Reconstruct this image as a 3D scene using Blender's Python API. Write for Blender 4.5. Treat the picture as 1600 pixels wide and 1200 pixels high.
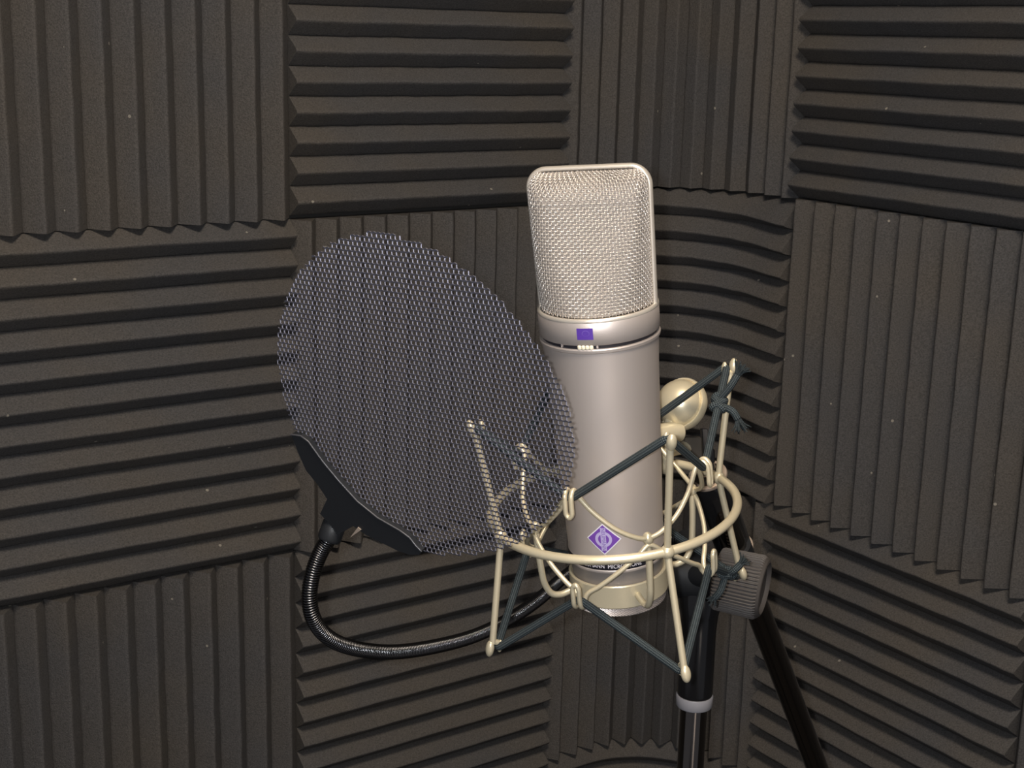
import bpy, math, random
import numpy as np
from mathutils import Matrix, Vector
random.seed(7)
rng = np.random.default_rng(7)
for o in list(bpy.data.objects): bpy.data.objects.remove(o)
SC = bpy.context.scene
COL = SC.collection

# ------------------------------------------------------------------ camera
F = 2229.8; PITCH = .2417; ROLL = .0255
CAM = np.array([0., 0., 1.5])
_f = np.array([0, math.cos(PITCH), -math.sin(PITCH)])
_u = np.array([0, math.sin(PITCH), math.cos(PITCH)])
_r = np.array([1., 0, 0])
RT = math.cos(ROLL)*_r + math.sin(ROLL)*_u
UP = -math.sin(ROLL)*_r + math.cos(ROLL)*_u
FW = _f
cam = bpy.data.cameras.new('camera'); cam.sensor_width = 36; cam.sensor_fit = 'HORIZONTAL'
cam.lens = F/1600*36; cam.clip_start = .01
co = bpy.data.objects.new('camera', cam); COL.objects.link(co)
m = Matrix.Identity(4)
for i in range(3):
    m[i][0], m[i][1], m[i][2], m[i][3] = RT[i], UP[i], -FW[i], CAM[i]
co.matrix_world = m
SC.camera = co

# ------------------------------------------------------------------ world, lights, exposure
w = bpy.data.worlds.new('world'); SC.world = w; w.use_nodes = True
w.node_tree.nodes['Background'].inputs[0].default_value = (.098, .099, .108, 1)
w.node_tree.nodes['Background'].inputs[1].default_value = 1.3
def lamp(name, kind, loc, power, color, target=None, **kw):
    l = bpy.data.lights.new(name, kind); l.energy = power; l.color = color
    for k, v in kw.items(): setattr(l, k, v)
    o = bpy.data.objects.new(name, l); COL.objects.link(o); o.location = loc
    if target is not None:
        o.rotation_euler = (Vector(target)-Vector(loc)).to_track_quat('-Z', 'Y').to_euler()
    return o
# the phone's own flash, a centimetre to the left of its lens
fl = CAM - RT*.011 + UP*.004
lamp('phone_flash', 'POINT', fl, 11.5, (.95, .97, 1), shadow_soft_size=.004)
# the booth's warm ceiling lamp
lamp('ceiling_lamp', 'AREA', (.10, .06, 2.36), 19, (1, .86, .70), (.15, .6, .6), shape='DISK', size=.40)
# added warm area light, set low behind the camera for streaks on the tubes
lamp('added_streak_light', 'AREA', (.42, -1.15, .62), 1.2, (1, .86, .74), (.2, .9, 1.1), shape='RECTANGLE', size=.36, size_y=1.1)
vs = SC.view_settings
vs.view_transform = 'Standard'; vs.look = 'None'; vs.exposure = .2; vs.gamma = 1
vs.use_curve_mapping = False

# ------------------------------------------------------------------ materials
def new_mat(name):
    mt = bpy.data.materials.new(name); mt.use_nodes = True
    nt = mt.node_tree; b = nt.nodes['Principled BSDF']
    return mt, nt, b
def N(nt, t, **kw):
    n = nt.nodes.new(t)
    for k, v in kw.items(): setattr(n, k, v)
    return n
def simple(name, col, rough=.5, metal=0., bump=0., scale=2000., spec=.5, var=0., coat=0.):
    mt, nt, b = new_mat(name)
    b.inputs['Base Color'].default_value = (*col, 1); b.inputs['Roughness'].default_value = rough
    b.inputs['Metallic'].default_value = metal; b.inputs['Specular IOR Level'].default_value = spec
    b.inputs['Coat Weight'].default_value = coat; b.inputs['Coat Roughness'].default_value = .15
    if bump or var:
        tc = N(nt, 'ShaderNodeTexCoord'); no = N(nt, 'ShaderNodeTexNoise')
        no.inputs['Scale'].default_value = scale; no.inputs['Detail'].default_value = 3
        nt.links.new(tc.outputs['Object'], no.inputs['Vector'])
        if bump:
            bp = N(nt, 'ShaderNodeBump'); bp.inputs['Strength'].default_value = bump; bp.inputs['Distance'].default_value = .0005
            nt.links.new(no.outputs['Fac'], bp.inputs['Height']); nt.links.new(bp.outputs['Normal'], b.inputs['Normal'])
        if var:
            mx = N(nt, 'ShaderNodeMix', data_type='RGBA')
            mx.inputs[6].default_value = (*[c*(1-var) for c in col], 1); mx.inputs[7].default_value = (*[min(1, c*(1+var)) for c in col], 1)
            nt.links.new(no.outputs['Fac'], mx.inputs[0]); nt.links.new(mx.outputs[2], b.inputs['Base Color'])
    return mt

def foam_mat():
    mt, nt, b = new_mat('charcoal_foam')
    b.inputs['Roughness'].default_value = 1; b.inputs['Specular IOR Level'].default_value = .1
    tc = N(nt, 'ShaderNodeTexCoord')
    n1 = N(nt, 'ShaderNodeTexNoise'); n1.inputs['Scale'].default_value = 700; n1.inputs['Detail'].default_value = 4; n1.inputs['Roughness'].default_value = .75
    n2 = N(nt, 'ShaderNodeTexNoise'); n2.inputs['Scale'].default_value = 9; n2.inputs['Detail'].default_value = 2
    for n in (n1, n2): nt.links.new(tc.outputs['Object'], n.inputs['Vector'])
    r1 = N(nt, 'ShaderNodeValToRGB')
    r1.color_ramp.elements[0].position = .3; r1.color_ramp.elements[0].color = (.060, .0575, .0565, 1)
    r1.color_ramp.elements[1].position = .72; r1.color_ramp.elements[1].color = (.132, .126, .120, 1)
    nt.links.new(n1.outputs['Fac'], r1.inputs[0])
    mx = N(nt, 'ShaderNodeMix', data_type='RGBA', blend_type='MULTIPLY'); mx.inputs[0].default_value = 1
    r2 = N(nt, 'ShaderNodeValToRGB')
    r2.color_ramp.elements[0].position = .35; r2.color_ramp.elements[0].color = (.93, .95, 1, 1)
    r2.color_ramp.elements[1].position = .65; r2.color_ramp.elements[1].color = (1.05, 1, .94, 1)
    nt.links.new(n2.outputs['Fac'], r2.inputs[0])
    nt.links.new(r1.outputs[0], mx.inputs[6]); nt.links.new(r2.outputs[0], mx.inputs[7])
    # sparse lint
    vo = N(nt, 'ShaderNodeTexVoronoi'); vo.inputs['Scale'].default_value = 26
    nt.links.new(tc.outputs['Object'], vo.inputs['Vector'])
    lt = N(nt, 'ShaderNodeMath', operation='LESS_THAN'); lt.inputs[1].default_value = .035
    nt.links.new(vo.outputs['Distance'], lt.inputs[0])
    m2 = N(nt, 'ShaderNodeMix', data_type='RGBA'); m2.inputs[7].default_value = (.30, .28, .24, 1)
    nt.links.new(lt.outputs[0], m2.inputs[0]); nt.links.new(mx.outputs[2], m2.inputs[6])
    nt.links.new(m2.outputs[2], b.inputs['Base Color'])
    bp = N(nt, 'ShaderNodeBump'); bp.inputs['Strength'].default_value = .9; bp.inputs['Distance'].default_value = .0012
    nt.links.new(n1.outputs['Fac'], bp.inputs['Height']); nt.links.new(bp.outputs['Normal'], b.inputs['Normal'])
    return mt

def braid_mat():
    mt, nt, b = new_mat('braided_cord')
    b.inputs['Roughness'].default_value = .8; b.inputs['Specular IOR Level'].default_value = .25
    uv = N(nt, 'ShaderNodeUVMap'); sp = N(nt, 'ShaderNodeSeparateXYZ'); nt.links.new(uv.outputs[0], sp.inputs[0])
    def mth(op, a, b_=None):
        n = N(nt, 'ShaderNodeMath', operation=op)
        for i, v in enumerate((a, b_)):
            if v is None: continue
            if isinstance(v, (int, float)): n.inputs[i].default_value = v
            else: nt.links.new(v, n.inputs[i])
        return n.outputs[0]
    a = mth('MULTIPLY', sp.outputs[0], 2*math.pi*800.)
    c = mth('MULTIPLY', sp.outputs[1], 2*math.pi*5.)
    s1 = mth('SINE', mth('ADD', a, c)); s2 = mth('SINE', mth('SUBTRACT', a, c))
    h = mth('ADD', mth('MULTIPLY', mth('MULTIPLY', s1, s2), .5), .5)
    rp = N(nt, 'ShaderNodeValToRGB')
    rp.color_ramp.elements[0].position = .25; rp.color_ramp.elements[0].color = (.010, .016, .020, 1)
    rp.color_ramp.elements[1].position = .95; rp.color_ramp.elements[1].color = (.085, .103, .108, 1)
    nt.links.new(h, rp.inputs[0]); nt.links.new(rp.outputs[0], b.inputs['Base Color'])
    bp = N(nt, 'ShaderNodeBump'); bp.inputs['Strength'].default_value = .8; bp.inputs['Distance'].default_value = .0006
    nt.links.new(h, bp.inputs['Height']); nt.links.new(bp.outputs['Normal'], b.inputs['Normal'])
    return mt

FOAM = foam_mat()
BRAID = braid_mat()
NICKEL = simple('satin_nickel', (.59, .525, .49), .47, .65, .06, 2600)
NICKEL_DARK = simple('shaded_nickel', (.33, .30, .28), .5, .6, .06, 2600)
RIM = simple('bright_nickel_rim', (.74, .68, .60), .34, .6)
WIRE = simple('grille_wire', (.57, .52, .475), .36, .6)
LINER = simple('inner_grille_gauze', (.40, .36, .325), .6, .3, .6, 3500)
GOLD = simple('champagne_lacquer', (.66, .58, .41), .36, .45, .04, 2200, var=.06)
BLACK = simple('black_lacquer', (.008, .008, .009), .14, 0, 0, spec=.6)
BLACKM = simple('matt_black_metal', (.010, .011, .013), .5, .0, .1, 1500, spec=.4)
COIL = simple('black_chrome_coil', (.10, .10, .105), .25, 1.)
SCREEN = simple('grey_steel_screen', (.27, .27, .33), .48, .9)
RUBBER = simple('grey_rubber_knob', (.056, .050, .047), .6, 0, .25, 1400, spec=.35)
PURPLE = simple('purple_enamel', (.085, .035, .30), .4)
LILAC = simple('pale_lilac_print', (.42, .36, .60), .45)
WHITEP = simple('white_print', (.72, .70, .76), .5)
BLACKP = simple('black_print_and_shade', (.012, .012, .018), .4)
CREAM = simple('cream_plastic', (.80, .74, .58), .45)
GREYP = simple('grey_plastic_collar', (.26, .255, .275), .4)
DCHROME = simple('dark_chrome_tube', (.17, .155, .145), .12, 1.)
CHROME = simple('chrome', (.75, .72, .68), .15, 1.)
BRASS = simple('worn_copper_edge', (.58, .47, .38), .38, .6)
OLIVE = simple('bronzed_bracket', (.055, .047, .038), .45, .4)
WALLP = simple('dark_wall_paint', (.03, .028, .026), .9, 0, .1, 300)
FLOORM = simple('dark_carpet', (.035, .032, .03), 1, 0, .5, 900, var=.3)

# ------------------------------------------------------------------ mesh helpers
class MB:
    def __init__(s): s.v = []; s.f = []; s.uv = {}
    def add(s, vs, fs, uvs=None):
        n = len(s.v)
        s.v.extend([tuple(map(float, p)) for p in vs])
        for i, f in enumerate(fs):
            if uvs is not None: s.uv[len(s.f)] = uvs[i]
            s.f.append(tuple(k+n for k in f))
        return s
    def map(s, fn):
        s.v = [tuple(p) for p in fn(np.array(s.v))]; return s
    def build(s, name, mat, root=None, smooth=40):
        V = np.array(s.v)
        if root is not None:
            inv = np.array(world_of(root).inverted())
            V = V @ inv[:3, :3].T + inv[:3, 3]
        me = bpy.data.meshes.new(name)
        me.from_pydata(V.tolist(), [], s.f); me.validate(); me.update()
        if s.uv:
            ul = me.uv_layers.new(name='UVMap')
            for p in me.polygons:
                if p.index in s.uv:
                    for li, uvv in zip(p.loop_indices, s.uv[p.index]): ul.data[li].uv = uvv
        me.materials.append(mat)
        if smooth:
            me.polygons.foreach_set('use_smooth', [True]*len(me.polygons))
            if smooth < 180: me.set_sharp_from_angle(angle=math.radians(smooth))
        o = bpy.data.objects.new(name, me); COL.objects.link(o)
        if root is not None: o.parent = root
        return o
def world_of(o):
    mtx = o.matrix_basis.copy(); p = o.parent
    while p is not None: mtx = p.matrix_basis @ mtx; p = p.parent
    return mtx
def unit(v):
    v = np.asarray(v, float); return v/max(1e-12, np.linalg.norm(v))
def perp(t):
    a = np.array([0, 0, 1.]) if abs(t[2]) < .9 else np.array([1., 0, 0])
    return unit(np.cross(t, a))
def catmull(pts, n=8, closed=False):
    P = [np.asarray(p, float) for p in pts]
    out = []; L = len(P); rngk = range(L) if closed else range(L-1)
    for i in rngk:
        if closed: p0, p1, p2, p3 = P[i-1], P[i], P[(i+1) % L], P[(i+2) % L]
        else:
            p1, p2 = P[i], P[i+1]; p0 = P[i-1] if i else 2*p1-p2; p3 = P[i+2] if i+2 < L else 2*p2-p1
        for k in range(n):
            t = k/n
            out.append(.5*((2*p1)+(p2-p0)*t+(2*p0-5*p1+4*p2-p3)*t*t+(3*p1-p0-3*p2+p3)*t**3))
    if not closed: out.append(P[-1])
    return out
def tube(mb, path, r, seg=10, closed=False, cap=True, up=None, r2=None, round_end=False):
    """swept tube; r number or list; r2: second half axis along `up`"""
    P = np.array(path, float); n = len(P)
    R = np.full(n, r, float) if np.isscalar(r) else np.array(r, float)
    if closed: T = np.roll(P, -1, 0)-np.roll(P, 1, 0)
    else: T = np.gradient(P, axis=0)
    T /= np.maximum(1e-12, np.linalg.norm(T, axis=1))[:, None]
    if round_end and not closed:
        h = [0.0, .55, .85]; sc = [.25, .84, .97]
        e0 = [P[0]-T[0]*R[0]*(1-x) for x in h]; e1 = [P[-1]+T[-1]*R[-1]*(1-x) for x in h][::-1]
        P = np.vstack([e0, P, e1]); R = np.concatenate([[R[0]*x for x in sc], R, [R[-1]*x for x in sc[::-1]]])
        T = np.vstack([[T[0]]*3, T, [T[-1]]*3]); n = len(P)
    a = unit(np.cross(up, T[0])) if up is not None else perp(T[0])
    rings = []; L = 0; us = []
    for i in range(n):
        if up is not None: a = unit(np.cross(up, T[i]))
        else: a = unit(a-T[i]*(a@T[i]))
        b = np.cross(T[i], a)
        if i: L += np.linalg.norm(P[i]-P[i-1])
        us.append(L)
        rb = R[i] if r2 is None else r2
        rings.append([P[i]+a*R[i]*math.cos(2*math.pi*k/seg)+b*rb*math.sin(2*math.pi*k/seg) for k in range(seg)])
    V = [p for q in rings for p in q]; fs = []; uv = []
    m_ = n if closed else n-1
    for i in range(m_):
        j = (i+1) % n
        sh = 0
        if closed and j == 0:   # align seam
            d = [np.linalg.norm(rings[0][k]-rings[i][0]) for k in range(seg)]; sh = int(np.argmin(d))
        for k in range(seg):
            k2 = (k+1) % seg
            fs.append((i*seg+k, i*seg+k2, j*seg+(k2+sh) % seg, j*seg+(k+sh) % seg))
            u1 = us[i]; u2 = us[j] if j else us[i]+float(np.linalg.norm(P[0]-P[i]))
            uv.append(((u1, k/seg), (u1, (k+1)/seg), (u2, (k+1)/seg), (u2, k/seg)))
    if cap and not closed:
        fs.append(tuple(range(seg))[::-1]); uv.append([(0, 0)]*seg)
        fs.append(tuple((n-1)*seg+k for k in range(seg))); uv.append([(0, 0)]*seg)
    return mb.add(V, fs, uv)
def lathe(mb, prof, O=(0, 0, 0), ax=(0, 0, 1), seg=64, ripple=None, xdir=None):
    """prof: list of (r, h) along the axis"""
    O = np.asarray(O, float); ax = unit(ax); a = perp(ax) if xdir is None else unit(xdir); b = np.cross(ax, a)
    V = []; fs = []
    for i, (r, h) in enumerate(prof):
        for k in range(seg):
            rr = r if ripple is None else ripple(r, i, k)
            th = 2*math.pi*k/seg
            V.append(O+ax*h+(a*math.cos(th)+b*math.sin(th))*rr)
    for i in range(len(prof)-1):
        for k in range(seg):
            k2 = (k+1) % seg
            fs.append((i*seg+k, i*seg+k2, (i+1)*seg+k2, (i+1)*seg+k))
    if prof[0][0] > 1e-6: fs.append(tuple(range(seg))[::-1])
    if prof[-1][0] > 1e-6: fs.append(tuple((len(prof)-1)*seg+k for k in range(seg)))
    return mb.add(V, fs)
def ellipsoid(mb, O, axes, seg=16, rings=10):
    """axes: three vectors"""
    O = np.asarray(O, float); A = [np.asarray(x, float) for x in axes]
    V = [O+A[2]]; fs = []
    for i in range(1, rings):
        th = math.pi*i/rings
        for k in range(seg):
            ph = 2*math.pi*k/seg
            V.append(O+A[2]*math.cos(th)+(A[0]*math.cos(ph)+A[1]*math.sin(ph))*math.sin(th))
    V.append(O-A[2]); n = len(V)-1
    for k in range(seg): fs.append((0, 1+k, 1+(k+1) % seg)); fs.append((n, n-seg+(k+1) % seg, n-seg+k))
    for i in range(rings-2):
        for k in range(seg):
            k2 = (k+1) % seg; fs.append((1+i*seg+k, 1+(i+1)*seg+k, 1+(i+1)*seg+k2, 1+i*seg+k2))
    return mb.add(V, fs)
def box(mb, O, X, Y, Z, bev=.0):
    """O centre, X Y Z half-extent vectors; bev as fraction cuts the eight corners' edges"""
    O = np.asarray(O, float); X, Y, Z = [np.asarray(q, float) for q in (X, Y, Z)]
    if bev <= 0:
        V = [O+sx*X+sy*Y+sz*Z for sz in (-1, 1) for sx, sy in ((-1, -1), (1, -1), (1, 1), (-1, 1))]
        return mb.add(V, [(3, 2, 1, 0), (4, 5, 6, 7), (0, 1, 5, 4), (1, 2, 6, 5), (2, 3, 7, 6), (3, 0, 4, 7)])
    lx, ly, lz = [np.linalg.norm(q) for q in (X, Y, Z)]; c = bev*min(lx, ly, lz)
    lay = []
    def ringpts(z, ins):
        x, y = lx-ins, ly-ins; k = c
        return [(x-k, -y), (x, -y+k), (x, y-k), (x-k, y), (-x+k, y), (-x, y-k), (-x, -y+k), (-x+k, -y)], z
    for z, ins in ((-lz, c), (-lz+c, 0), (lz-c, 0), (lz, c)): lay.append(ringpts(z, ins))
    V = [O+X/lx*x+Y/ly*y+Z/lz*z for pts, z in lay for x, y in pts]
    fs = [tuple(range(8))[::-1], tuple(range(24, 32))]
    for i in range(3):
        for k in range(8): k2 = (k+1) % 8; fs.append((i*8+k, i*8+k2, (i+1)*8+k2, (i+1)*8+k))
    return mb.add(V, fs)
def extrude_poly(mb, pts, nrm, back, front):
    """closed 3-D outline (planar) given a thickness along nrm"""
    P = [np.asarray(p, float) for p in pts]; n = len(P); nrm = unit(nrm)
    V = [p-nrm*back for p in P]+[p+nrm*front for p in P]
    fs = [tuple(range(n))[::-1], tuple(range(n, 2*n))]
    for k in range(n): k2 = (k+1) % n; fs.append((k, k2, n+k2, n+k))
    return mb.add(V, fs)
def at(px, py, depth):
    """a point of the booth seen along a line of sight, `depth` metres ahead of the lens"""
    return CAM+depth*(FW+RT*(px-800)/F-UP*(py-600)/F)
def empty(name, loc, label, cat, rot=None):
    o = bpy.data.objects.new(name, None); COL.objects.link(o); o.empty_display_size = .02
    mtx = Matrix.Translation(Vector(loc))
    if rot is not None:
        r4 = Matrix.Identity(4)
        for i in range(3):
            for j in range(3): r4[i][j] = rot[i][j]
        mtx = mtx @ r4
    o.matrix_basis = mtx
    o['label'] = label; o['category'] = cat
    return o
def text_mesh(body, size, bold=.0):
    cu = bpy.data.curves.new('txt', 'FONT'); cu.body = body; cu.size = 1.0; cu.align_x = 'CENTER'; cu.align_y = 'CENTER'
    cu.offset = bold/size; cu.resolution_u = 3
    ob = bpy.data.objects.new('txt', cu); COL.objects.link(ob)
    dg = bpy.context.evaluated_depsgraph_get(); dg.update()
    me = ob.evaluated_get(dg).to_mesh()
    import bmesh
    bm = bmesh.new(); bm.from_mesh(me)
    bmesh.ops.triangulate(bm, faces=bm.faces[:], ngon_method='EAR_CLIP')
    bm.verts.index_update(); V = [tuple(v.co*size) for v in bm.verts]; Fs = [tuple(v.index for v in f.verts) for f in bm.faces]; bm.free()
    ob.evaluated_get(dg).to_mesh_clear(); bpy.data.objects.remove(ob); bpy.data.curves.remove(cu)
    return V, Fs

# ------------------------------------------------------------------ the setting
AZ = .6068; DL, DR = 1.1114, .9886          # ridge planes of the two foam-clad walls
EL = np.array([math.cos(AZ), math.sin(AZ), 0]); ER = np.array([math.sin(AZ), -math.cos(AZ), 0])
NL = np.array([-math.sin(AZ), math.cos(AZ), 0]); NR = np.array([math.cos(AZ), math.sin(AZ), 0])
BASE, RIDGE = .0095, .0155; TH = BASE+RIDGE
KR = DL*NL+DR*NR                             # inner corner of the ridge planes
KB = KR+TH*(NL+NR)                           # corner of the walls
def struct(name, mb, mat):
    o = mb.build(name, mat, None, 0); o['kind'] = 'structure'; return o
for nm, e, n_, L in (('wall_left', -EL, NL, 2.0), ('wall_right', ER, NR, 1.9)):
    mb = MB(); c = KB+e*(L/2-.05)+n_*.0505+np.array([0, 0, 1.2]); box(mb, c, e*(L/2+.05), n_*.05, np.array([0, 0, 1.2])); struct(nm, mb, WALLP)
fc = KB-EL*.95+ER*.9
mb = MB(); box(mb, (fc[0], fc[1], -.05), EL*1.1, ER*1.1, (0, 0, .05)); struct('floor', mb, FLOORM)
mb = MB(); box(mb, (fc[0], fc[1], 2.45), EL*1.1, ER*1.1, (0, 0, .05)); struct('ceiling', mb, WALLP)

PW = .3048; PITCHW = .0254
def wedge_profile():
    pts = []
    for k in range(12):
        for t, d in ((0, -.09), (.020, .025), (.06, .09), (.41, .90), (.47, .985), (.5, 1), (.53, .985), (.59, .90), (.94, .09), (.980, .025)):
            pts.append((k+t, d))
    pts.append((12, -.09))
    return [(a*PITCHW, BASE+RIDGE*d) for a, d in pts]
PROF = wedge_profile()
def left_map(s0):                     # s0: distance left of the ridge corner where the panel starts
    def fn(s, d): return KB+TH*0*NL-EL*(s0+TH-s)-NL*d
    return fn
def right_map(s0):
    def fn(s, d): return KB+ER*(s0+TH+s)-NR*d
    return fn
SL, SR, SA = .155, .137, .4445
CORNER_R = .128; CW = (SL+SR+2*TH)-(2-math.pi/2)*CORNER_R   # the corner panels bend round in a wide curve                   # where the corner panel meets its neighbours
def corner_map(squash=1.0):
    a, b = SL+TH, SR+TH; Rr = CORNER_R; l1 = a-Rr; arc = Rr*math.pi/2
    cen = KB-EL*Rr-NL*0+ER*Rr
    def fn(s, d):
        d *= squash
        if s < l1: return KB-EL*(a-s)-NL*d
        if s < l1+arc:
            t = (s-l1)/Rr; n_ = NL*math.cos(t)+NR*math.sin(t)
            return cen+n_*(Rr-d)
        return KB+ER*(Rr+(s-l1-arc))-NR*d
    return fn
def smooth_noise(seed):
    r = np.random.default_rng(seed); k = r.normal(size=(6, 2))*38; ph = r.uniform(0, 6.28, 6)
    return lambda a, b: sum(math.sin(k[i, 0]*a+k[i, 1]*b+ph[i]) for i in range(6))/6
def foam_panel(mapf, ztop, vertical, label, group, seed, curved=False, PW=PW, PH=PW, droop=lambda t: 0):
    """vertical: the ridges run up and down"""
    nz = smooth_noise(seed); nz2 = smooth_noise(seed+100); W = PW-.0008; H = PH-.0008; TW, TZ = (W, H)
    nl = 30 if (curved or True) else 2
    V = []; fs = []
    npf = len(PROF); lens = [i/nl for i in range(nl+1)]
    for L in lens:
        for a, d in PROF:
            s, z = (a*W/.3048, L*H) if vertical else (L*W, a*H/.3048)
            jz = .0006*nz(s*3, z*3); js = .0006*nz2(s*3, z*3)
            edge = min(L, 1-L); dd = d+.0005*nz2(s, z)
            if edge < 1e-6: dd -= .0006
            p = mapf(min(max(s+(js if vertical else 0), 0), W), dd); z = z+(0 if vertical else droop(s/W)*d/TH); V.append((p[0], p[1], 1.5+ztop-min(max(z+(0 if vertical else jz), 0), H)))
    for i in range(nl):
        for k in range(npf-1): fs.append((i*npf+k, i*npf+k+1, (i+1)*npf+k+1, (i+1)*npf+k))
    # the glued back follows the wall; the four sides join the two skins
    B = len(V)
    for L in lens:
        for a, d in PROF:
            s, z = (a*W/.3048, L*H) if vertical else (L*W, a*H/.3048)
            p = mapf(s, 0.0); V.append((p[0], p[1], 1.5+ztop-z))
    ix = lambda i, k: i*npf+k
    for i in range(nl):
        for k in range(npf-1): fs.append((B+ix(i, k), B+ix(i+1, k), B+ix(i+1, k+1), B+ix(i, k+1)))
        for k in (0, npf-1): fs.append((ix(i, k), ix(i+1, k), B+ix(i+1, k), B+ix(i, k)))
    for i in (0, nl):
        for k in range(npf-1): fs.append((ix(i, k), B+ix(i, k), B+ix(i, k+1), ix(i, k+1)))
    mb = MB(); mb.add(V, fs)
    o = mb.build('acoustic_foam_panel', FOAM, None, 35)
    me = o.data
    import bmesh
    bm = bmesh.new(); bm.from_mesh(me); bmesh.ops.recalc_face_normals(bm, faces=bm.faces); bm.to_mesh(me); bm.free()
    o['label'] = label; o['category'] = 'foam panel'; o['group'] = group
    return o
G = 'charcoal wedge foam panels lining the booth walls'
lm = left_map(SA+PW); lb = left_map(SA); cmap = corner_map(); rm = right_map(SR); re = right_map(SR+PW)
foam_panel(lm, -.162+PW, True, 'foam panel with vertical ridges in the top left corner of the photo', G, 1)
foam_panel(lm, -.162, False, 'foam panel with level ridges at far left, left of the round mesh screen', G, 2)
foam_panel(lm, -.467, True, 'foam panel with vertical ridges in the bottom left corner of the photo', G, 3)
foam_panel(lb, -.160+PW, False, 'foam panel with level ridges at the top, above the round mesh screen', G, 4, PW=SA-SL)
foam_panel(lb, -.163, True, 'foam panel with vertical ridges directly behind the round mesh screen', G, 5, PW=SA-SL)
foam_panel(lb, -.469, False, 'foam panel with level ridges below the screen, behind the black gooseneck', G, 6, PW=SA-SL)
foam_panel(corner_map(.72), -.149+PW, True, 'curved corner foam panel with vertical ridges, above the microphone head', G, 7, True, PW=CW)
foam_panel(cmap, -.150, False, 'curved corner foam panel with level ridges bending round, right behind the microphone', G, 8, True, PW=CW, droop=lambda t: .011*t**2.2)
foam_panel(cmap, -.456, True, 'curved corner foam panel with vertical ridges, behind the stand pole below the microphone', G, 9, True, PW=CW)
foam_panel(cmap, -.762, False, 'lowest curved corner foam panel with level ridges, just showing at the bottom edge', G, 10, True, PW=CW)
foam_panel(rm, -.1475+PW, False, 'foam panel with level ridges in the top right corner of the photo', G, 11)
foam_panel(rm, -.1475, True, 'foam panel with vertical ridges at right, beside the knotted cord', G, 12)
foam_panel(rm, -.4523, False, 'foam panel with steeply slanting level ridges at lower right, behind the stand boom', G, 13)
foam_panel(re, -.4515, True, 'sliver of foam panel at the extreme bottom right corner', G, 14)

# ------------------------------------------------------------------ microphone frame of reference
MM = np.array([[0.9932, -0.008, -0.1162], [-0.0012, 0.9968, -0.0795], [0.1164, 0.0791, 0.99]])
_u0, _s0, _v0 = np.linalg.svd(MM); MM = _u0@_v0
MC = np.array([.0385, .6465, 1.3797])           # centre of the head band's upper rim
def Lw(P): return np.asarray(P, float)@MM.T+MC
def cyl(r, deg, h):
    a = math.radians(deg); return np.array([r*math.cos(a), r*math.sin(a), h])
AXIS = MM[:, 2]
FRONT = -106.                                    # bearing of the microphone's front
FX = cyl(1, FRONT+90, 0); FY = cyl(1, FRONT, 0); FZ = np.array([0, 0, 1.])
def Fl(x, y, z): return FX*x-FY*y+FZ*z           # front frame: x to its right, y inward, z up

mic = empty('condenser_microphone', Lw((0, 0, -.1525)), 'satin nickel large studio microphone with woven mesh head, upright in the gold cradle', 'microphone', MM)
# body tube
mb = MB(); lathe(mb, [(.0255, -.0134), (.0278, -.0134), (.0281, -.0140), (.0279, -.0152), (.0272, -.0157), (.0270, -.018), (.0264, -.028), (.0246, -.079), (.0236, -.104), (.0232, -.1195), (.0233, -.1200)], seg=128)
body = mb.map(Lw).build('body', NICKEL, mic, 30)
mb = MB(); lathe(mb, [(.0268, -.0100), (.0266, -.0105), (.0266, -.0136)], seg=96); mb.map(Lw).build('switch_groove', BLACKP, mic)  # the groove's recess shade is put into its black colour
# band
mb = MB(); lathe(mb, [(.0262, -.002), (.0268, -.0001), (.0275, .0002), (.0280, -.0003), (.0280, -.0113), (.0276, -.0117), (.0266, -.0117)], seg=128)
band = mb.map(Lw).build('head_band', NICKEL, mic, 50)
mb = MB(); lathe(mb, [(.0262, .0001), (.0270, .0006), (.0277, .0005), (.0280, -.0002), (.02815, -.0008), (.0280, -.0012)], seg=128)
mb.map(Lw).build('rim', RIM, band, 60)
def wrap(mb, r):
    """flat (x, z, lift) coordinates bent onto the tube, x measured along the surface from the front"""
    def fn(V):
        out = []
        for x, z, l in V:
            rr = (r(z) if callable(r) else r)+l; a = math.radians(FRONT)+x/(r(z) if callable(r) else r)
            out.append((rr*math.cos(a), rr*math.sin(a), z))
        return Lw(np.array(out))
    return mb.map(fn)
def flat_grid(mb, poly, z0, lift, n=1):
    mb.add([(x, z+z0, lift) for x, z in poly], [tuple(range(len(poly)))])
def strip(mb, x0, x1, z0, z1, lift, n=24):
    V = []; fs = []
    for i in range(n+1):
        x = x0+(x1-x0)*i/n; V += [(x, z0, lift), (x, z1, lift)]
    for i in range(n): fs.append((2*i, 2*i+2, 2*i+3, 2*i+1))
    mb.add(V, fs)
# badge with the cardioid sign
mb = MB(); strip(mb, -.0037, .0037, -.0087, -.0034, .00015, 8); badge = wrap(mb, .028).build('pattern_badge', PURPLE, band, 0)
badge['label'] = 'purple badge with a heart shaped pickup sign'
mb = MB(); cv = []
for k in range(40):
    th = 2*math.pi*k/40; rr = .0013*(1+.55*math.sin(th))
    cv.append((rr*math.cos(th)*1.15+.0004, rr*math.sin(th)))
V = []; fs = []
for k, (x, z) in enumerate(cv):
    L = math.hypot(x, z); V += [(x, z-.0063, .0003), (x*.86+.00006, z*.86-.0063, .0003)]
for k in range(40): k2 = (k+1) % 40; fs.append((2*k, 2*k2, 2*k2+1, 2*k+1))
mb.add(V, fs); wrap(mb, .028).build('cardioid_sign', simple('violet_print', (.16, .10, .42), .45), badge, 0)
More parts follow.
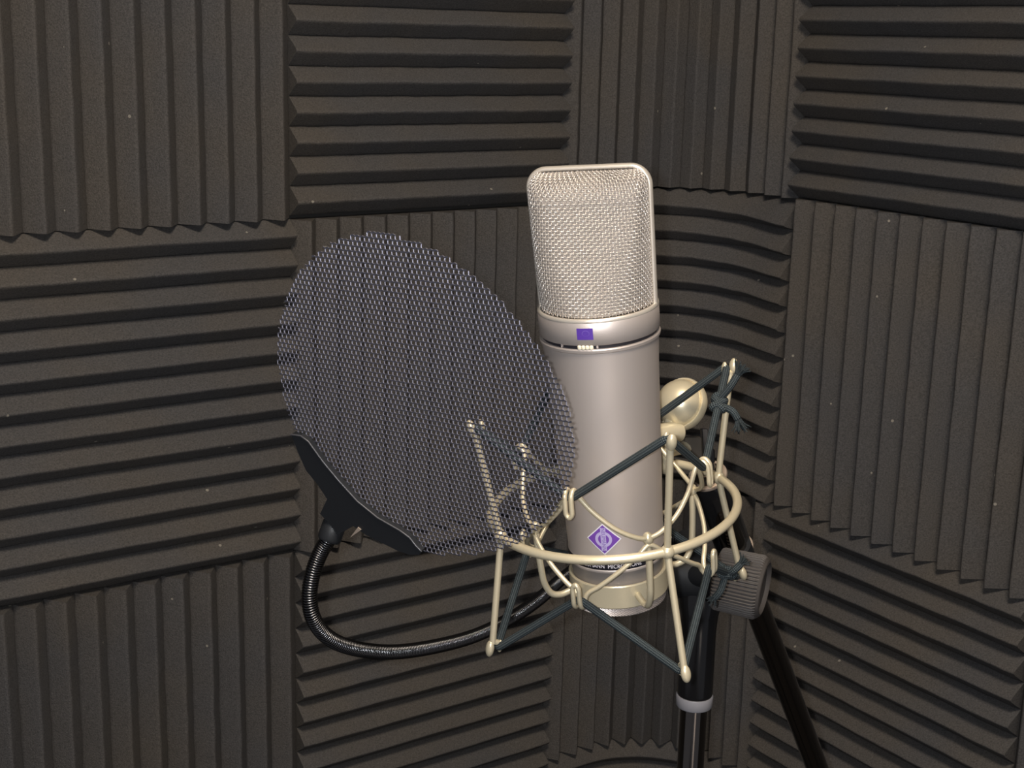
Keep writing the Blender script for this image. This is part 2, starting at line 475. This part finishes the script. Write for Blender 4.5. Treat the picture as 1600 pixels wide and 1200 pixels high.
# slide switch
mb = MB()
for i in range(4):
    x = -.0031+i*.00185; O = np.array([x, -.0124, -.0002])
    box(mb, O, (.00085, 0, 0), (0, .00105, 0), (0, 0, .0008), .5)
wrap(mb, .0278).build('pattern_switch', CREAM, band, 0)
mb = MB(); box(mb, (.0051, -.0124, -.0006), (.0005, 0, 0), (0, .0008, 0), (0, 0, .0006), .4); box(mb, (-.0125, -.0124, -.0006), (.0003, 0, 0), (0, .0008, 0), (0, 0, .0006), .4)
wrap(mb, .0278).build('switch_stop', NICKEL, band, 0)
# maker's diamond
rbody = lambda z: np.interp(-z, [.0157, .018, .028, .079, .104, .1195], [.0272, .0270, .0264, .0246, .0236, .0232])
DZ = -.1080
def dia(mb, a, b, lift, n=10):
    """diamond of half width a, half height b made of small quads so that it follows the tube"""
    V = []; idx = {}; fs = []
    def vid(i, j):
        if (i, j) not in idx:
            idx[(i, j)] = len(V); u = i/n; v = j/n; V.append((a*(u-v), DZ+b*(1-u-v), lift))
        return idx[(i, j)]
    for i in range(n):
        for j in range(n): fs.append((vid(i, j), vid(i, j+1), vid(i+1, j+1), vid(i+1, j)))
    mb.add(V, fs)
mb = MB(); dia(mb, .0084, .0081, .00012); plate = wrap(mb, rbody).build('maker_emblem', WHITEP, body, 0)
plate['label'] = 'purple diamond emblem with white edge'
ex = simple('purple_emblem_field', (.15, .055, .34), .42)
mb = MB(); dia(mb, .0077, .0074, .0002)
f1 = MB(); f1.v = mb.v; f1.f = mb.f; f1.uv = {}
# the field, the ring, the lettering strip and the letters are all printed on the plate
wrap(f1, rbody); n0 = plate
def join_print(name, mb, mat, root): return wrap(mb, rbody).build(name, mat, root, 0)
o = f1.build('emblem_field', ex, body, 0)
mb = MB(); V = []; fs = []
for k in range(48):
    th = 2*math.pi*k/48
    for rr in (.0040, .0026): V.append((rr*math.cos(th), DZ+rr*math.sin(th), .00027))
for k in range(48):
    k2 = (k+1) % 48; fs.append((2*k, 2*k2, 2*k2+1, 2*k+1))
mb.add(V, fs); strip(mb, -.00125, .00125, DZ-.0060, DZ+.0060, .0003, 3)
join_print('emblem_ring', mb, LILAC, body)
tv, tf = text_mesh('NEUMANN', .00235, 0)
xs = [p[0] for p in tv]; sx = .0114/(max(xs)-min(xs))
mb = MB(); mb.add([(p[1]*1.08, DZ-p[0]*sx, .00036) for p in tv], tf); join_print('emblem_lettering', mb, simple('violet_lettering', (.17, .10, .36), .5), body)
# lettered base ring
mb = MB(); lathe(mb, [(.0231, -.1196), (.02335, -.1200), (.02335, -.1243), (.0235, -.1245), (.0236, -.1250), (.0234, -.1258), (.0226, -.1262)], seg=96)
ring = mb.map(Lw).build('base_ring', NICKEL, mic, 30)
mb = MB(); lathe(mb, [(.02337, -.1203), (.02342, -.1204), (.02342, -.1242), (.02337, -.1243)], seg=96); mb.map(Lw).build('label_strip', BLACKP, ring, 60)
tv, tf = text_mesh('NEUMANN  MICROPHONE', .0026, 0)
xs = [p[0] for p in tv]; sx = .0305/(max(xs)-min(xs)); cx = (max(xs)+min(xs))/2
mb = MB(); mb.add([((p[0]-cx)*sx+.0022, -.12225+p[1]*1.15, .00012) for p in tv], tf); wrap(mb, .02342).build('base_lettering', WHITEP, ring, 0)
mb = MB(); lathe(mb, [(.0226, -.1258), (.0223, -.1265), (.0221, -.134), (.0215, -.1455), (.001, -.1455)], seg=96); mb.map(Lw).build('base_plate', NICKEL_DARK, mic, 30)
# cable nut with knurling under the cradle cup
mb = MB()
def knurl(r, i, k): return r+(.00022 if (k+i) % 2 else -.00012)
prof = [(.0219, -.1442)]+[(.0226, -.1448+(-.0005*j)) for j in range(9)]+[(.0219, -.1495), (.0214, -.1497), (.001, -.1497)]
lathe(mb, prof, seg=192, ripple=lambda r, i, k: knurl(r, i, k) if 1 <= i <= 9 else r)
nut = mb.map(Lw).build('knurled_nut', NICKEL, mic, 0)

# ---- head grille
HT = .0632
def gw(h):      # half width
    w0 = .0262+.0012*min(1, h/.05)
    if h > HT-.0085:
        t = min(1, (h-(HT-.0085))/.0085); w0 -= .0085*(1-math.sqrt(max(0, 1-t*t)))
    return w0
def surf_row(v, side, off=0.0, n=240):
    """one horizontal row of the mesh as n+1 points evenly spaced along its arc, and its half depth"""
    if v < .74: t = v/.74; h = .0005+.0475*t; D = .0258+(.0150-.0258)*t
    else: t = (v-.74)/.26*math.pi/2; h = .048+(HT-.0495)*math.sin(t); D = .0018+(.0150-.0018)*math.cos(t)
    W = gw(h)-.0006; e = 2.0+1.9*min(1, v/.75)
    th = np.linspace(0, math.pi, 400)
    x = -np.cos(th); y = np.sin(th)
    X = np.sign(x)*np.abs(x)**(2/e)*W; Y = np.abs(y)**(2/e)*D
    s = np.concatenate([[0], np.cumsum(np.hypot(np.diff(X), np.diff(Y)))]); s /= s[-1]
    u = np.linspace(0, 1, n+1)
    return np.stack([np.interp(u, s, X), -side*np.interp(u, s, Y), np.full(n+1, h)], 1)
NU, NV, SUB = 52, 46, 3
gm = MB(); ln = MB()
for side in (1, -1):
    G_ = np.array([surf_row(j/(NV*SUB), side, n=NU*SUB) for j in range(NV*SUB+1)])
    du = np.gradient(G_, axis=1); dv = np.gradient(G_, axis=0)
    nn = np.cross(du, dv); nn /= np.maximum(1e-9, np.linalg.norm(nn, axis=2))[:, :, None]; nn *= side*1.0
    if (nn[NV, NU*SUB//2]@np.array([0, -side, 0])) < 0: nn = -nn
    A = .00030; rw = .00026
    def tf(P): return P[:, 0:1]*FX-P[:, 1:2]*FY*1.0+P[:, 2:3]*FZ
    for j in range(1, NV):
        J = j*SUB; path = [G_[J, i]+nn[J, i]*A*math.cos(math.pi*(i/SUB+j)) for i in range(0, NU*SUB+1)]
        tube(gm, tf(np.array(path)), rw, 5)
    for k in range(1, NU):
        K = k*SUB; path = [G_[i, K]-nn[i, K]*A*math.cos(math.pi*(k+i/SUB)) for i in range(0, NV*SUB+1)]
        tube(gm, tf(np.array(path)), rw, 5)
    LI = G_[::SUB, ::SUB]-nn[::SUB, ::SUB]*.0012
    a, b, _ = LI.shape
    ln.add(tf(LI.reshape(-1, 3)), [(i*b+k, i*b+k+1, (i+1)*b+k+1, (i+1)*b+k) for i in range(a-1) for k in range(b-1)])
gm.uv = {}
grille = gm.map(Lw).build('woven_grille', WIRE, mic, 180)
ln.map(Lw).build('inner_gauze', LINER, grille, 180)
# the frame round the head
fw = .0272; fp = []
for t in np.linspace(0, 1, 12): fp.append((fw-.0004+.0010*t, -.002+(HT-.0085+.002)*t))
for t in np.linspace(0, 1, 10)[1:]: fp.append((fw+.0006-.0085+.0085*math.cos(t*math.pi/2), HT-.0085+.0085*math.sin(t*math.pi/2)))
fp = fp+[(-x, z) for x, z in fp[::-1]]
path = [Fl(x, 0, z) for x, z in fp]
mb = MB(); tube(mb, path, .00125, 12, up=Fl(0, 1, 0), r2=.0021); mb.uv = {}
mb.map(Lw).build('head_frame', RIM, mic, 60)

# ------------------------------------------------------------------ shock mount cradle
mount = empty('shock_mount', Lw((.023, .054, -.1014)), 'champagne gold wire shock mount laced with dark elastic cord, cradling the microphone', 'shock mount', MM)
RR, HR = .0593, -.1014
PA = [-156.5, -69.8, 24.0, 104.0]               # posts
JA = [-156.0, -71.5, 18.0, 111.0]               # basket arms
HA = [-116.0, -25.0, 65.0, 156.0]               # hooks
mb = MB(); tube(mb, [cyl(RR, 360*k/96, HR) for k in range(96)], .0022, 14, closed=True); mb.uv = {}
mb.map(Lw).build('outer_ring', GOLD, mount, 180)
for a in PA:
    mb = MB()
    rad = cyl(1, a, 0); tan = cyl(1, a+90, 0)
    for sg in (1, -1):
        top = cyl(.0690 if a > -100 or sg < 0 else .0665, a, HR+sg*.0535)
        tube(mb, [cyl(RR, a, HR), cyl(RR+.0012, a, HR+sg*.008), top], .00165, 12)
        d = unit(top-cyl(RR, a, HR))
        ellipsoid(mb, top+d*.0024+rad*.0012, (tan*.0024, rad*.0021, d*.0042))           # outer lobe
        ellipsoid(mb, top+d*.0026-rad*.0040, (tan*.0017, rad*.0013, d*.0032), 12, 8)    # inner lobe, the cord lies between
        tube(mb, [top-d*.001, top-rad*.0040+d*.0012], .0015, 8)
    ellipsoid(mb, cyl(RR, a, HR), (tan*.0034, rad*.0031, np.array([0, 0, .0034])))
    mb.uv = {}
    mb.map(Lw).build('post', GOLD, mount, 50)
# cup
mb = MB(); lathe(mb, [(.0223, -.1335), (.0229, -.1327), (.0237, -.1327), (.0240, -.1332), (.0240, -.1440), (.0236, -.1446), (.0222, -.1446), (.0222, -.1335)], seg=96)
mb.map(Lw).build('cup', GOLD, mount, 30)
HJ = -.1028
for a in JA:
    mb = MB()
    p = [cyl(.0415, a, HJ+.002), cyl(.0413, a, -.112), cyl(.0405, a, -.124), cyl(.0395, a, -.1315), cyl(.0365, a, -.1375), cyl(.032, a, -.1395), cyl(.0275, a, -.1392), cyl(.0232, a, -.1382)]
    tube(mb, catmull(p, 6), .0016, 12)
    ellipsoid(mb, cyl(.0415, a, HJ+.001), (cyl(.0026, a, 0), cyl(.0026, a+90, 0), np.array([0, 0, .0032])))
    mb.uv = {}; mb.map(Lw).build('basket_arm', GOLD, mount, 50)
# the two wavy hook wires
def wave(sg, name):
    pts = []
    q1, q2, q3 = (.0032, .0085, .0165) if sg > 0 else (.0060, .0128, .0195)
    for i in range(4):
        ja = JA[i]; jn = JA[(i+1) % 4]+(360 if i == 3 else 0); ha = HA[i]
        w1 = ha-ja; w2 = jn-ha; dh = sg*.0010
        pts.append(cyl(.0425, ja, HJ+sg*.0018))
        pts.append(cyl(.0428, ja+w1*.18, HJ+sg*q1))
        pts.append(cyl(.0430, ja+w1*.45, HJ+sg*q2))
        pts.append(cyl(.0430, ja+w1*.72, HJ+sg*q3))
        pts.append(cyl(.0432, ja+w1*.90, HJ+sg*.0235))
        o_ = 2.05
        pts.append(cyl(.0440, ha-o_*1.05, HJ+sg*.0270))
        pts.append(cyl(.0465, ha-o_, HJ+sg*.0292))
        pts.append(cyl(.0490, ha-o_*.9, HJ+sg*.0272))
        pts.append(cyl(.0495, ha-o_*.85, HJ+sg*.0225))
        pts.append(cyl(.0495, ha-o_*.8, HJ+sg*.0185))
        pts.append(cyl(.0495, ha, HJ+sg*.0168))
        pts.append(cyl(.0495, ha+o_*.8, HJ+sg*.0185))
        pts.append(cyl(.0495, ha+o_*.85, HJ+sg*.0225))
        pts.append(cyl(.0490, ha+o_*.9, HJ+sg*.0272))
        pts.append(cyl(.0465, ha+o_, HJ+sg*.0292))
        pts.append(cyl(.0440, ha+o_*1.05, HJ+sg*.0270))
        pts.append(cyl(.0432, jn-w2*.90, HJ+sg*.0235))
        pts.append(cyl(.0430, jn-w2*.72, HJ+sg*q3))
        pts.append(cyl(.0430, jn-w2*.45, HJ+sg*q2))
        pts.append(cyl(.0428, jn-w2*.18, HJ+sg*q1))
    mb = MB(); tube(mb, catmull(pts, 5, True), .00118, 10, closed=True); mb.uv = {}
    mb.map(Lw).build(name, GOLD, mount, 180)
wave(1, 'hook_wire'); wave(-1, 'hook_wire')
# elastic cord, upper and lower
CR = .00190
def cord_loop(sg, skip=None):
    """corners alternate hook, post; the loop is drawn as one closed cord"""
    cs = []
    for i in range(4):
        cs.append(cyl(.0470, HA[i], HJ+sg*.0250)); a = PA[(i+1) % 4]; cs.append(cyl(.0672, a, HR+sg*.0570))
    path = []
    n = len(cs)
    for i in range(n):
        p, c, q = cs[i-1], cs[i], cs[(i+1) % n]
        a = unit(p-c); b = unit(q-c); r = .0032
        A = c+a*r; B = c+b*r
        for t in np.linspace(0, 1, 7): path.append((1-t)**2*A+2*t*(1-t)*c+t*t*B)
        e = q+unit(c-q)*r
        for t in (.25, .5, .75): path.append(B+(e-B)*t)
    mb = MB(); tube(mb, path, CR, 14, closed=True)
    return mb.map(Lw).build('elastic_cord', BRAID, mount, 180), cs
def fray(mb, P, d, n=26, L=.006, seed=3):
    r = np.random.default_rng(seed); d = unit(d); a = perp(d); b = np.cross(d, a)
    for k in range(n):
        th = r.uniform(0, 6.28); s = r.uniform(.1, 1)**.7; l = L*r.uniform(.6, 1.1)
        o_ = (a*math.cos(th)+b*math.sin(th))
        p0 = P+o_*CR*s*.7; p1 = p0+d*l*.5+o_*l*.22*s; p2 = p0+d*l+o_*l*(.75*s)+r.normal(size=3)*.0004
        tube(mb, catmull([p0, p1, p2], 3), [.00045, .00042, .0004, .00038, .00034, .0003, .00022], 5)
def knot(mb, P, d, size=.0036, seed=1, turns=3):
    """a tightened overhand knot: the cord winds round itself"""
    d = unit(d); a = perp(d); b = np.cross(d, a); pts = []
    n = 16*turns
    for k in range(n):
        t = k/n; th = 2*math.pi*t*turns
        R_ = size*(.75+.25*math.sin(2*th+seed)); z = size*1.15*math.cos(th*.66+seed)*1.0
        pts.append(P+(a*math.cos(th)+b*math.sin(th))*R_*.85+d*z)
    tube(mb, catmull(pts, 3), CR*.92, 12)
up_cord, cu = cord_loop(1); lo_cord, cl = cord_loop(-1)
# upper knot, on the run between the right hook and the right post
h2, p2 = Lw(cu[2]), Lw(cu[3]); kp = h2+(p2-h2)*.63
kd = unit(p2-h2)
mb = MB(); knot(mb, kp, kd, .0030, 1, 3)
kdep = float((kp-CAM)@FW)
e1 = [kp+kd*.002, at(1141, 604, kdep-.004), at(1152, 586, kdep-.005)]
e2 = [kp-kd*.002+RT*.001, at(1144, 642, kdep-.004), at(1153, 655, kdep-.004)]
for e in (e1, e2): tube(mb, catmull(e, 6), CR*.95, 12)
fray(mb, e1[-1], e1[-1]-e1[-2], 34, .006, 3); fray(mb, e2[-1], e2[-1]-e2[-2]-UP*.004, 34, .006, 4)
mb.build('knot', BRAID, up_cord, 180)
# lower knot beside the right post's foot
h2, p2 = Lw(cl[2]), Lw(cl[3]); kp = h2+(p2-h2)*.62; kd = unit(p2-h2); kdep = float((kp-CAM)@FW)
mb = MB(); knot(mb, kp, kd, .0034, 2, 3)
e1 = [kp+kd*.001, at(1146, 892, kdep-.006), at(1157, 882, kdep-.006)]
e2 = [kp-kd*.002, at(1126, 922, kdep-.005), at(1117, 934, kdep-.004)]
for e in (e1, e2): tube(mb, catmull(e, 6), CR*.95, 12)
fray(mb, e1[-1], e1[-1]-e1[-2], 26, .0045, 5); fray(mb, e2[-1], e2[-1]-e2[-2], 20, .004, 6)
mb.build('knot', BRAID, lo_cord, 180)
# swivel: strap from the ring, barrel, domed thumb wheel
sb = Lw(cyl(RR, 62, HR)); kc = at(1061, 629, .725); br = at(1041, 677, .720)
mb = MB()
tube(mb, catmull([sb, at(1040, 728, .722), at(1041, 705, .722), br], 5), .0042, 12, up=RT, r2=.0026)
lathe(mb, [(.001, -.0085), (.0050, -.0085), (.0056, -.0078), (.0056, .0078), (.0050, .0085), (.001, .0085)], br, unit(RT*.8+UP*.15+FW*.5), 32)
st = unit(kc-br); box(mb, (br+kc)/2, RT*.0034, FW*.0022, st*np.linalg.norm(kc-br)*.5, .3)
mb.uv = {}; mb.build('swivel_strap', GOLD, mount, 40)
kax = unit(-RT*.60+UP*.30-FW*.74)
mb = MB(); R_ = .0124
prof = [(.001, -.0062), (.0122, -.0062), (.0134, -.0055), (.0138, -.0042), (.0138, -.0015), (.0134, -.0006), (.0127, -.0006), (.0112, -.0022)]
prof += [(R_*math.cos(t), -.0018+R_*.98*math.sin(t)) for t in np.linspace(.05, math.pi/2-.02, 14)]+[(.0005, -.0018+R_*.98)]
lathe(mb, prof, kc, kax, 64); mb.build('thumb_wheel', GOLD, mount, 35)
mb = MB()
bc = at(1081, 699, .745); box(mb, bc, RT*.0048, FW*.007, unit(AXIS)*.0062, .15)
mb.build('swivel_block', OLIVE, mount, 30)
mb = MB(); tube(mb, [bc, at(1058, 700, .735), at(1042, 703, .724)], .0038, 12); mb.uv = {}; mb.build('swivel_pin', GOLD, mount, 40)

# ------------------------------------------------------------------ microphone stand
pole_ref = at(1085, 1092, .845); px_, py_ = pole_ref[0], pole_ref[1]
stand = empty('microphone_stand', (px_, py_, 0), 'black boom microphone stand with big ribbed knob and pale collar, behind the gold cradle', 'microphone stand')
zc = pole_ref[2]
ax = np.array([0, 0, 1.])
mb = MB(); tube(mb, [(px_, py_, .02), (px_, py_, zc+.03)], .0080, 32); mb.uv = {}; mb.build('pole', DCHROME, stand, 40)
zt = at(1092, 884, .845)[2]
mb = MB(); lathe(mb, [(.0102, zc+.0032), (.0106, zc+.005), (.0104, zc+.045), (.0112, zt-.022), (.0128, zt-.014), (.0128, zt+.002), (.010, zt+.008), (.001, zt+.009)], (px_, py_, 0), ax, 48); mb.build('upper_tube', BLACK, stand, 40)
mb = MB(); lathe(mb, [(.0082, zc-.0042), (.0103, zc-.0040), (.0108, zc-.0033), (.0110, zc+.0026), (.0107, zc+.0032), (.0090, zc+.0034)], (px_, py_, 0), ax, 48); mb.build('collar', GREYP, stand, 40)
for k in range(3):
    a = math.radians(40+120*k); d = np.array([math.cos(a), math.sin(a), 0]); mb = MB()
    tube(mb, catmull([np.array([px_, py_, .10])+d*.014, np.array([px_, py_, .085])+d*.06, np.array([px_, py_, .012])+d*.28], 6), .008, 12, round_end=True); mb.uv = {}; mb.build('leg', BLACK, stand, 40)
mb = MB(); lathe(mb, [(.010, .07), (.018, .072), (.018, .125), (.012, .13), (.0085, .16)], (px_, py_, 0), ax, 32); mb.build('leg_hub', BLACK, stand, 40)
# tilt clamp and ribbed knob
top = np.array([px_, py_, zt])
ka = unit(RT*.93-UP*.17-FW*.34)                       # knob axis, outward
kc0 = at(1120, 903, .800); kc1 = kc0+ka*.0275
mb = MB()
def rib(r, i, k): return r+(.0006 if k % 4 < 2 else -.0004)
prof = [(.001, 0), (.0152, 0), (.0166, .0008), (.0171, .002), (.0176, .0240), (.0170, .0258), (.0158, .0272), (.0146, .0276), (.0138, .0270), (.0130, .0254), (.001, .0248)]
lathe(mb, prof, kc0, ka, 216, ripple=lambda r, i, k: rib(r, i, k) if 2 <= i <= 4 else r)
mb.build('ribbed_knob', RUBBER, stand, 30)
mb = MB(); tube(mb, [top+ka*-.012, kc0+ka*.002], .0065, 20); tube(mb, [top-ka*.016, top+ka*.016], .0145, 32)
_bt = at(1098, 722, .775); _bd = unit(at(1300, 1262, .985)-_bt); sad = _bt+_bd*((top-_bt)@_bd); tube(mb, [top, sad], .0085, 20); tube(mb, [sad-_bd*.014, sad+_bd*.014], .0098, 24); mb.uv = {}; mb.build('tilt_clamp', BLACKM, stand, 40)
# boom
bt = at(1098, 722, .775); bm_ = at(1150, 862, .83); be = at(1300, 1262, .985)
bd = unit(be-bt)
mb = MB(); tube(mb, [bt+bd*.01, be], .0074, 24); mb.uv = {}; mb.build('boom', DCHROME, stand, 40)
b0 = at(1105, 742, .783); b1 = at(1147, 856, .828)
mb = MB(); lathe(mb, [(.006, -.001), (.0088, 0), (.0098, .002), (.0104, .012), (.0104, np.linalg.norm(b1-b0)-.002), (.0098, np.linalg.norm(b1-b0)), (.006, np.linalg.norm(b1-b0)+.001)], b0, b1-b0, 40)
mb.build('boom_sleeve', BLACK, stand, 40)
for P_, rr in ((b0+bd*.001, .0108), (b1, .0112)):
    mb = MB(); lathe(mb, [(.0095, -.0012), (rr, -.0010), (rr+.0003, 0), (rr, .0010), (.0095, .0012)], P_, bd, 40); mb.build('sleeve_ring', BRASS, stand, 40)
mb = MB(); lathe(mb, [(.0035, -.012), (.0045, -.011), (.0045, -.004), (.0058, -.0035), (.0058, .001), (.0045, .0015), (.0045, .008)], bt+bd*.004, bd, 6*4); mb.build('thread_nut', CHROME, stand, 30)
mb = MB(); box(mb, at(1101, 690, .758), RT*.0016, FW*.004, unit(AXIS)*.0075, .2); box(mb, at(1096, 712, .768), RT*.0065, FW*.006, UP*.004, .2); mb.build('thread_adapter', BLACK, stand, 30)

# ------------------------------------------------------------------ pop filter
PC = np.array([-.0408, .5864, 1.5-.1541]); PN = unit(np.array([-.505, -.825, -.254]))
PX = unit(np.cross(np.array([0, 0, 1.]), -PN)); PX = PX if PX@RT > 0 else -PX
PY = np.cross(PN, PX); PY = PY if PY[2] > 0 else -PY
def on_disc(px, py, off=0.0):
    d = FW+RT*(px-800)/F-UP*(py-600)/F; O = PC+PN*off
    return CAM+d*((O-CAM)@PN)/(d@PN)
outline = [(431, 532), (433.7, 514), (447.5, 464.7), (469.5, 418.8), (500.7, 387.7), (539, 367.5), (576, 360), (612.5, 363.8), (658, 379.4), (695, 397), (722, 417), (761, 447), (798, 484), (831, 529.5), (852, 553), (870, 588), (885, 622.7), (897, 672), (901, 694), (897, 742), (879.5, 779), (851, 820), (817, 846), (782, 859), (730, 868.6), (670, 866), (620, 845), (560, 797), (510, 740), (470, 695), (453, 660), (440, 605)]
OD = []
for p in outline:
    d = on_disc(*p)-PC; OD.append((math.atan2(d@PY, d@PX), math.hypot(d@PX, d@PY)))
OD.sort(); oa = np.array([a for a, r in OD]); orr = np.array([r for a, r in OD])
oa = np.concatenate([oa-2*math.pi, oa, oa+2*math.pi]); orr = np.tile(orr, 3)
ks = np.linspace(-math.pi, math.pi, 181)
rr0 = np.interp(ks, oa, orr)
sm = np.array([np.mean(np.interp(a+np.linspace(-.12, .12, 9), oa, orr)) for a in ks])
def rim_r(a): return np.interp(a, ks, sm)
pop = empty('pop_filter', at(1080, 842, .845), 'round dark metal mesh screen on a coiled black gooseneck, left of the microphone', 'pop filter')
# expanded metal screen: staggered six-sided openings, strands twisted out of the plane
a1 = (on_disc(672.5, 511)-on_disc(600, 500))/10       # one opening along a row
a2 = (on_disc(605, 500)-on_disc(600, 575))/10         # one row up
e1_, e2_ = np.linalg.norm(a1), np.linalg.norm(a2)
nx, ny = int(.085/e1_)+14, int(.085/e2_)+2
mb = MB()
def inside(P):
    d = P-PC; return math.hypot(d@PX, d@PY) < rim_r(math.atan2(d@PY, d@PX))-.0002
def ribbon(A, B, wdir, hw, th):
    """flat strand from A to B, half width hw along wdir"""
    d = unit(B-A); wd = unit(wdir-d*(wdir@d)); nn_ = np.cross(d, wd)
    V = [A+wd*hw+nn_*th, A-wd*hw+nn_*th, A-wd*hw-nn_*th, A+wd*hw-nn_*th, B+wd*hw+nn_*th, B-wd*hw+nn_*th, B-wd*hw-nn_*th, B+wd*hw-nn_*th]
    mb.add(V, [(0, 1, 5, 4), (1, 2, 6, 5), (2, 3, 7, 6), (3, 0, 4, 7)])
u1, u2 = unit(a1), unit(a2)
tv_ = unit(u1*.80-PN*.60)              # upright strands turn their flat towards the open side
th_ = unit(u2*.97+PN*.24)              # level strands lean over, their faces turned down
for j in range(-ny, ny+1):
    for i in range(-nx, nx+1):
        c = PC+a1*(i+.5*(j % 2))+a2*j
        L = c-a1*.5-a2*.10; M_ = c+a2*.10; Rr_ = c+a1*.5-a2*.10
        if inside(L) and inside(M_): ribbon(L, M_, th_, .00042, .00007)
        if inside(M_) and inside(Rr_): ribbon(M_, Rr_, th_, .00042, .00007)
        T0 = M_+u1*.00025; T1 = c+a2*.90-u1*.00030-PN*.0003
        if inside(T0) and inside(T1): ribbon(T0, T1, tv_, .00020, .00007)
screen = mb.build('mesh_screen', SCREEN, pop, 0)
# clip
lip = [(455, 679), (470, 681), (482, 690), (505, 722), (530, 752), (558, 783), (590, 809), (625, 829), (640, 840), (650, 853), (658, 861)]
low = [(655, 867), (640, 867), (622, 861), (598, 849), (572, 836), (552, 822), (527, 836), (515, 819), (500, 803), (511, 780), (496, 757), (478, 735), (466, 708)]
P3 = [on_disc(x, y, .0028) for x, y in lip+low]
mb = MB(); extrude_poly(mb, P3, PN, .0032, .0); 
clip = mb.build('screen_clip', BLACKM, pop, 20)
mb = MB(); tube(mb, [on_disc(x, y, .0030) for x, y in lip], .00042, 8, round_end=True); mb.uv = {}
mb.build('clip_lip', simple('dark_grey_lip', (.05, .05, .055), .35), clip, 180)
mb = MB(); T3 = [on_disc(*p, .0032) for p in ((559, 824), (564, 828), (547, 840))]; extrude_poly(mb, T3, PN, .0012, 0); mb.build('clip_tab', BRASS, clip, 0)
gd = float((on_disc(520, 835, 0)-CAM)@FW)
mb = MB(); s0 = at(524, 815, gd); s1 = at(512, 848, gd); lathe(mb, [(.001, 0), (.0052, 0), (.0057, .001), (.0057, .0085), (.0048, .0098), (.0040, .0098)], s0, s1-s0, 32); mb.build('gooseneck_socket', BLACKM, pop, 40)
gp = [(516, 838, gd), (501, 863, gd+.004), (489, 895, gd+.006), (483.5, 930, gd+.008), (488, 962, gd+.012), (504, 988, gd+.02), (531, 1006, gd+.03), (570, 1016, gd+.046), (620, 1018.5, gd+.066), (680, 1010, gd+.092), (740, 994, gd+.12), (795, 968, gd+.15), (840, 938, gd+.175), (880, 903, gd+.20), (930, 868, gd+.215), (990, 846, gd+.222), (1045, 842, gd+.225), (1080, 842, gd+.222)]
path = catmull([at(*p) for p in gp], 30)
P = np.array(path); seg = np.linalg.norm(np.diff(P, axis=0), axis=1); cum = np.concatenate([[0], np.cumsum(seg)]); LEN = cum[-1]
mb = MB(); tube(mb, P[::6], .0031, 12); mb.uv = {}
goose = mb.build('gooseneck', BLACKM, pop, 180)
pit = .00128; nt_ = int(LEN/pit); per = 12
s = np.linspace(0, LEN, nt_*per+1); Q = np.stack([np.interp(s, cum, P[:, k]) for k in range(3)], 1)
T = np.gradient(Q, axis=0); T /= np.linalg.norm(T, axis=1)[:, None]
a = perp(T[0]); hel = []
for i in range(len(Q)):
    a = unit(a-T[i]*(a@T[i])); b = np.cross(T[i], a); th = 2*math.pi*i/per
    hel.append(Q[i]+(a*math.cos(th)+b*math.sin(th))*.0034)
mb = MB(); tube(mb, hel, .00062, 6); mb.uv = {}; mb.build('coil', COIL, goose, 180)
# clamp gripping the stand
cp = at(1080, 842, gd+.222); mb = MB()
tube(mb, [cp-RT*.004, cp+(np.array([px_, py_, cp[2]])-cp)*.8], .0062, 20)
mb.uv = {}; mb.build('stand_clamp', BLACKM, pop, 40)
print('goose end', cp, 'pole', px_, py_, zt, 'gd', gd, 'mesh pitch', e1_, e2_)
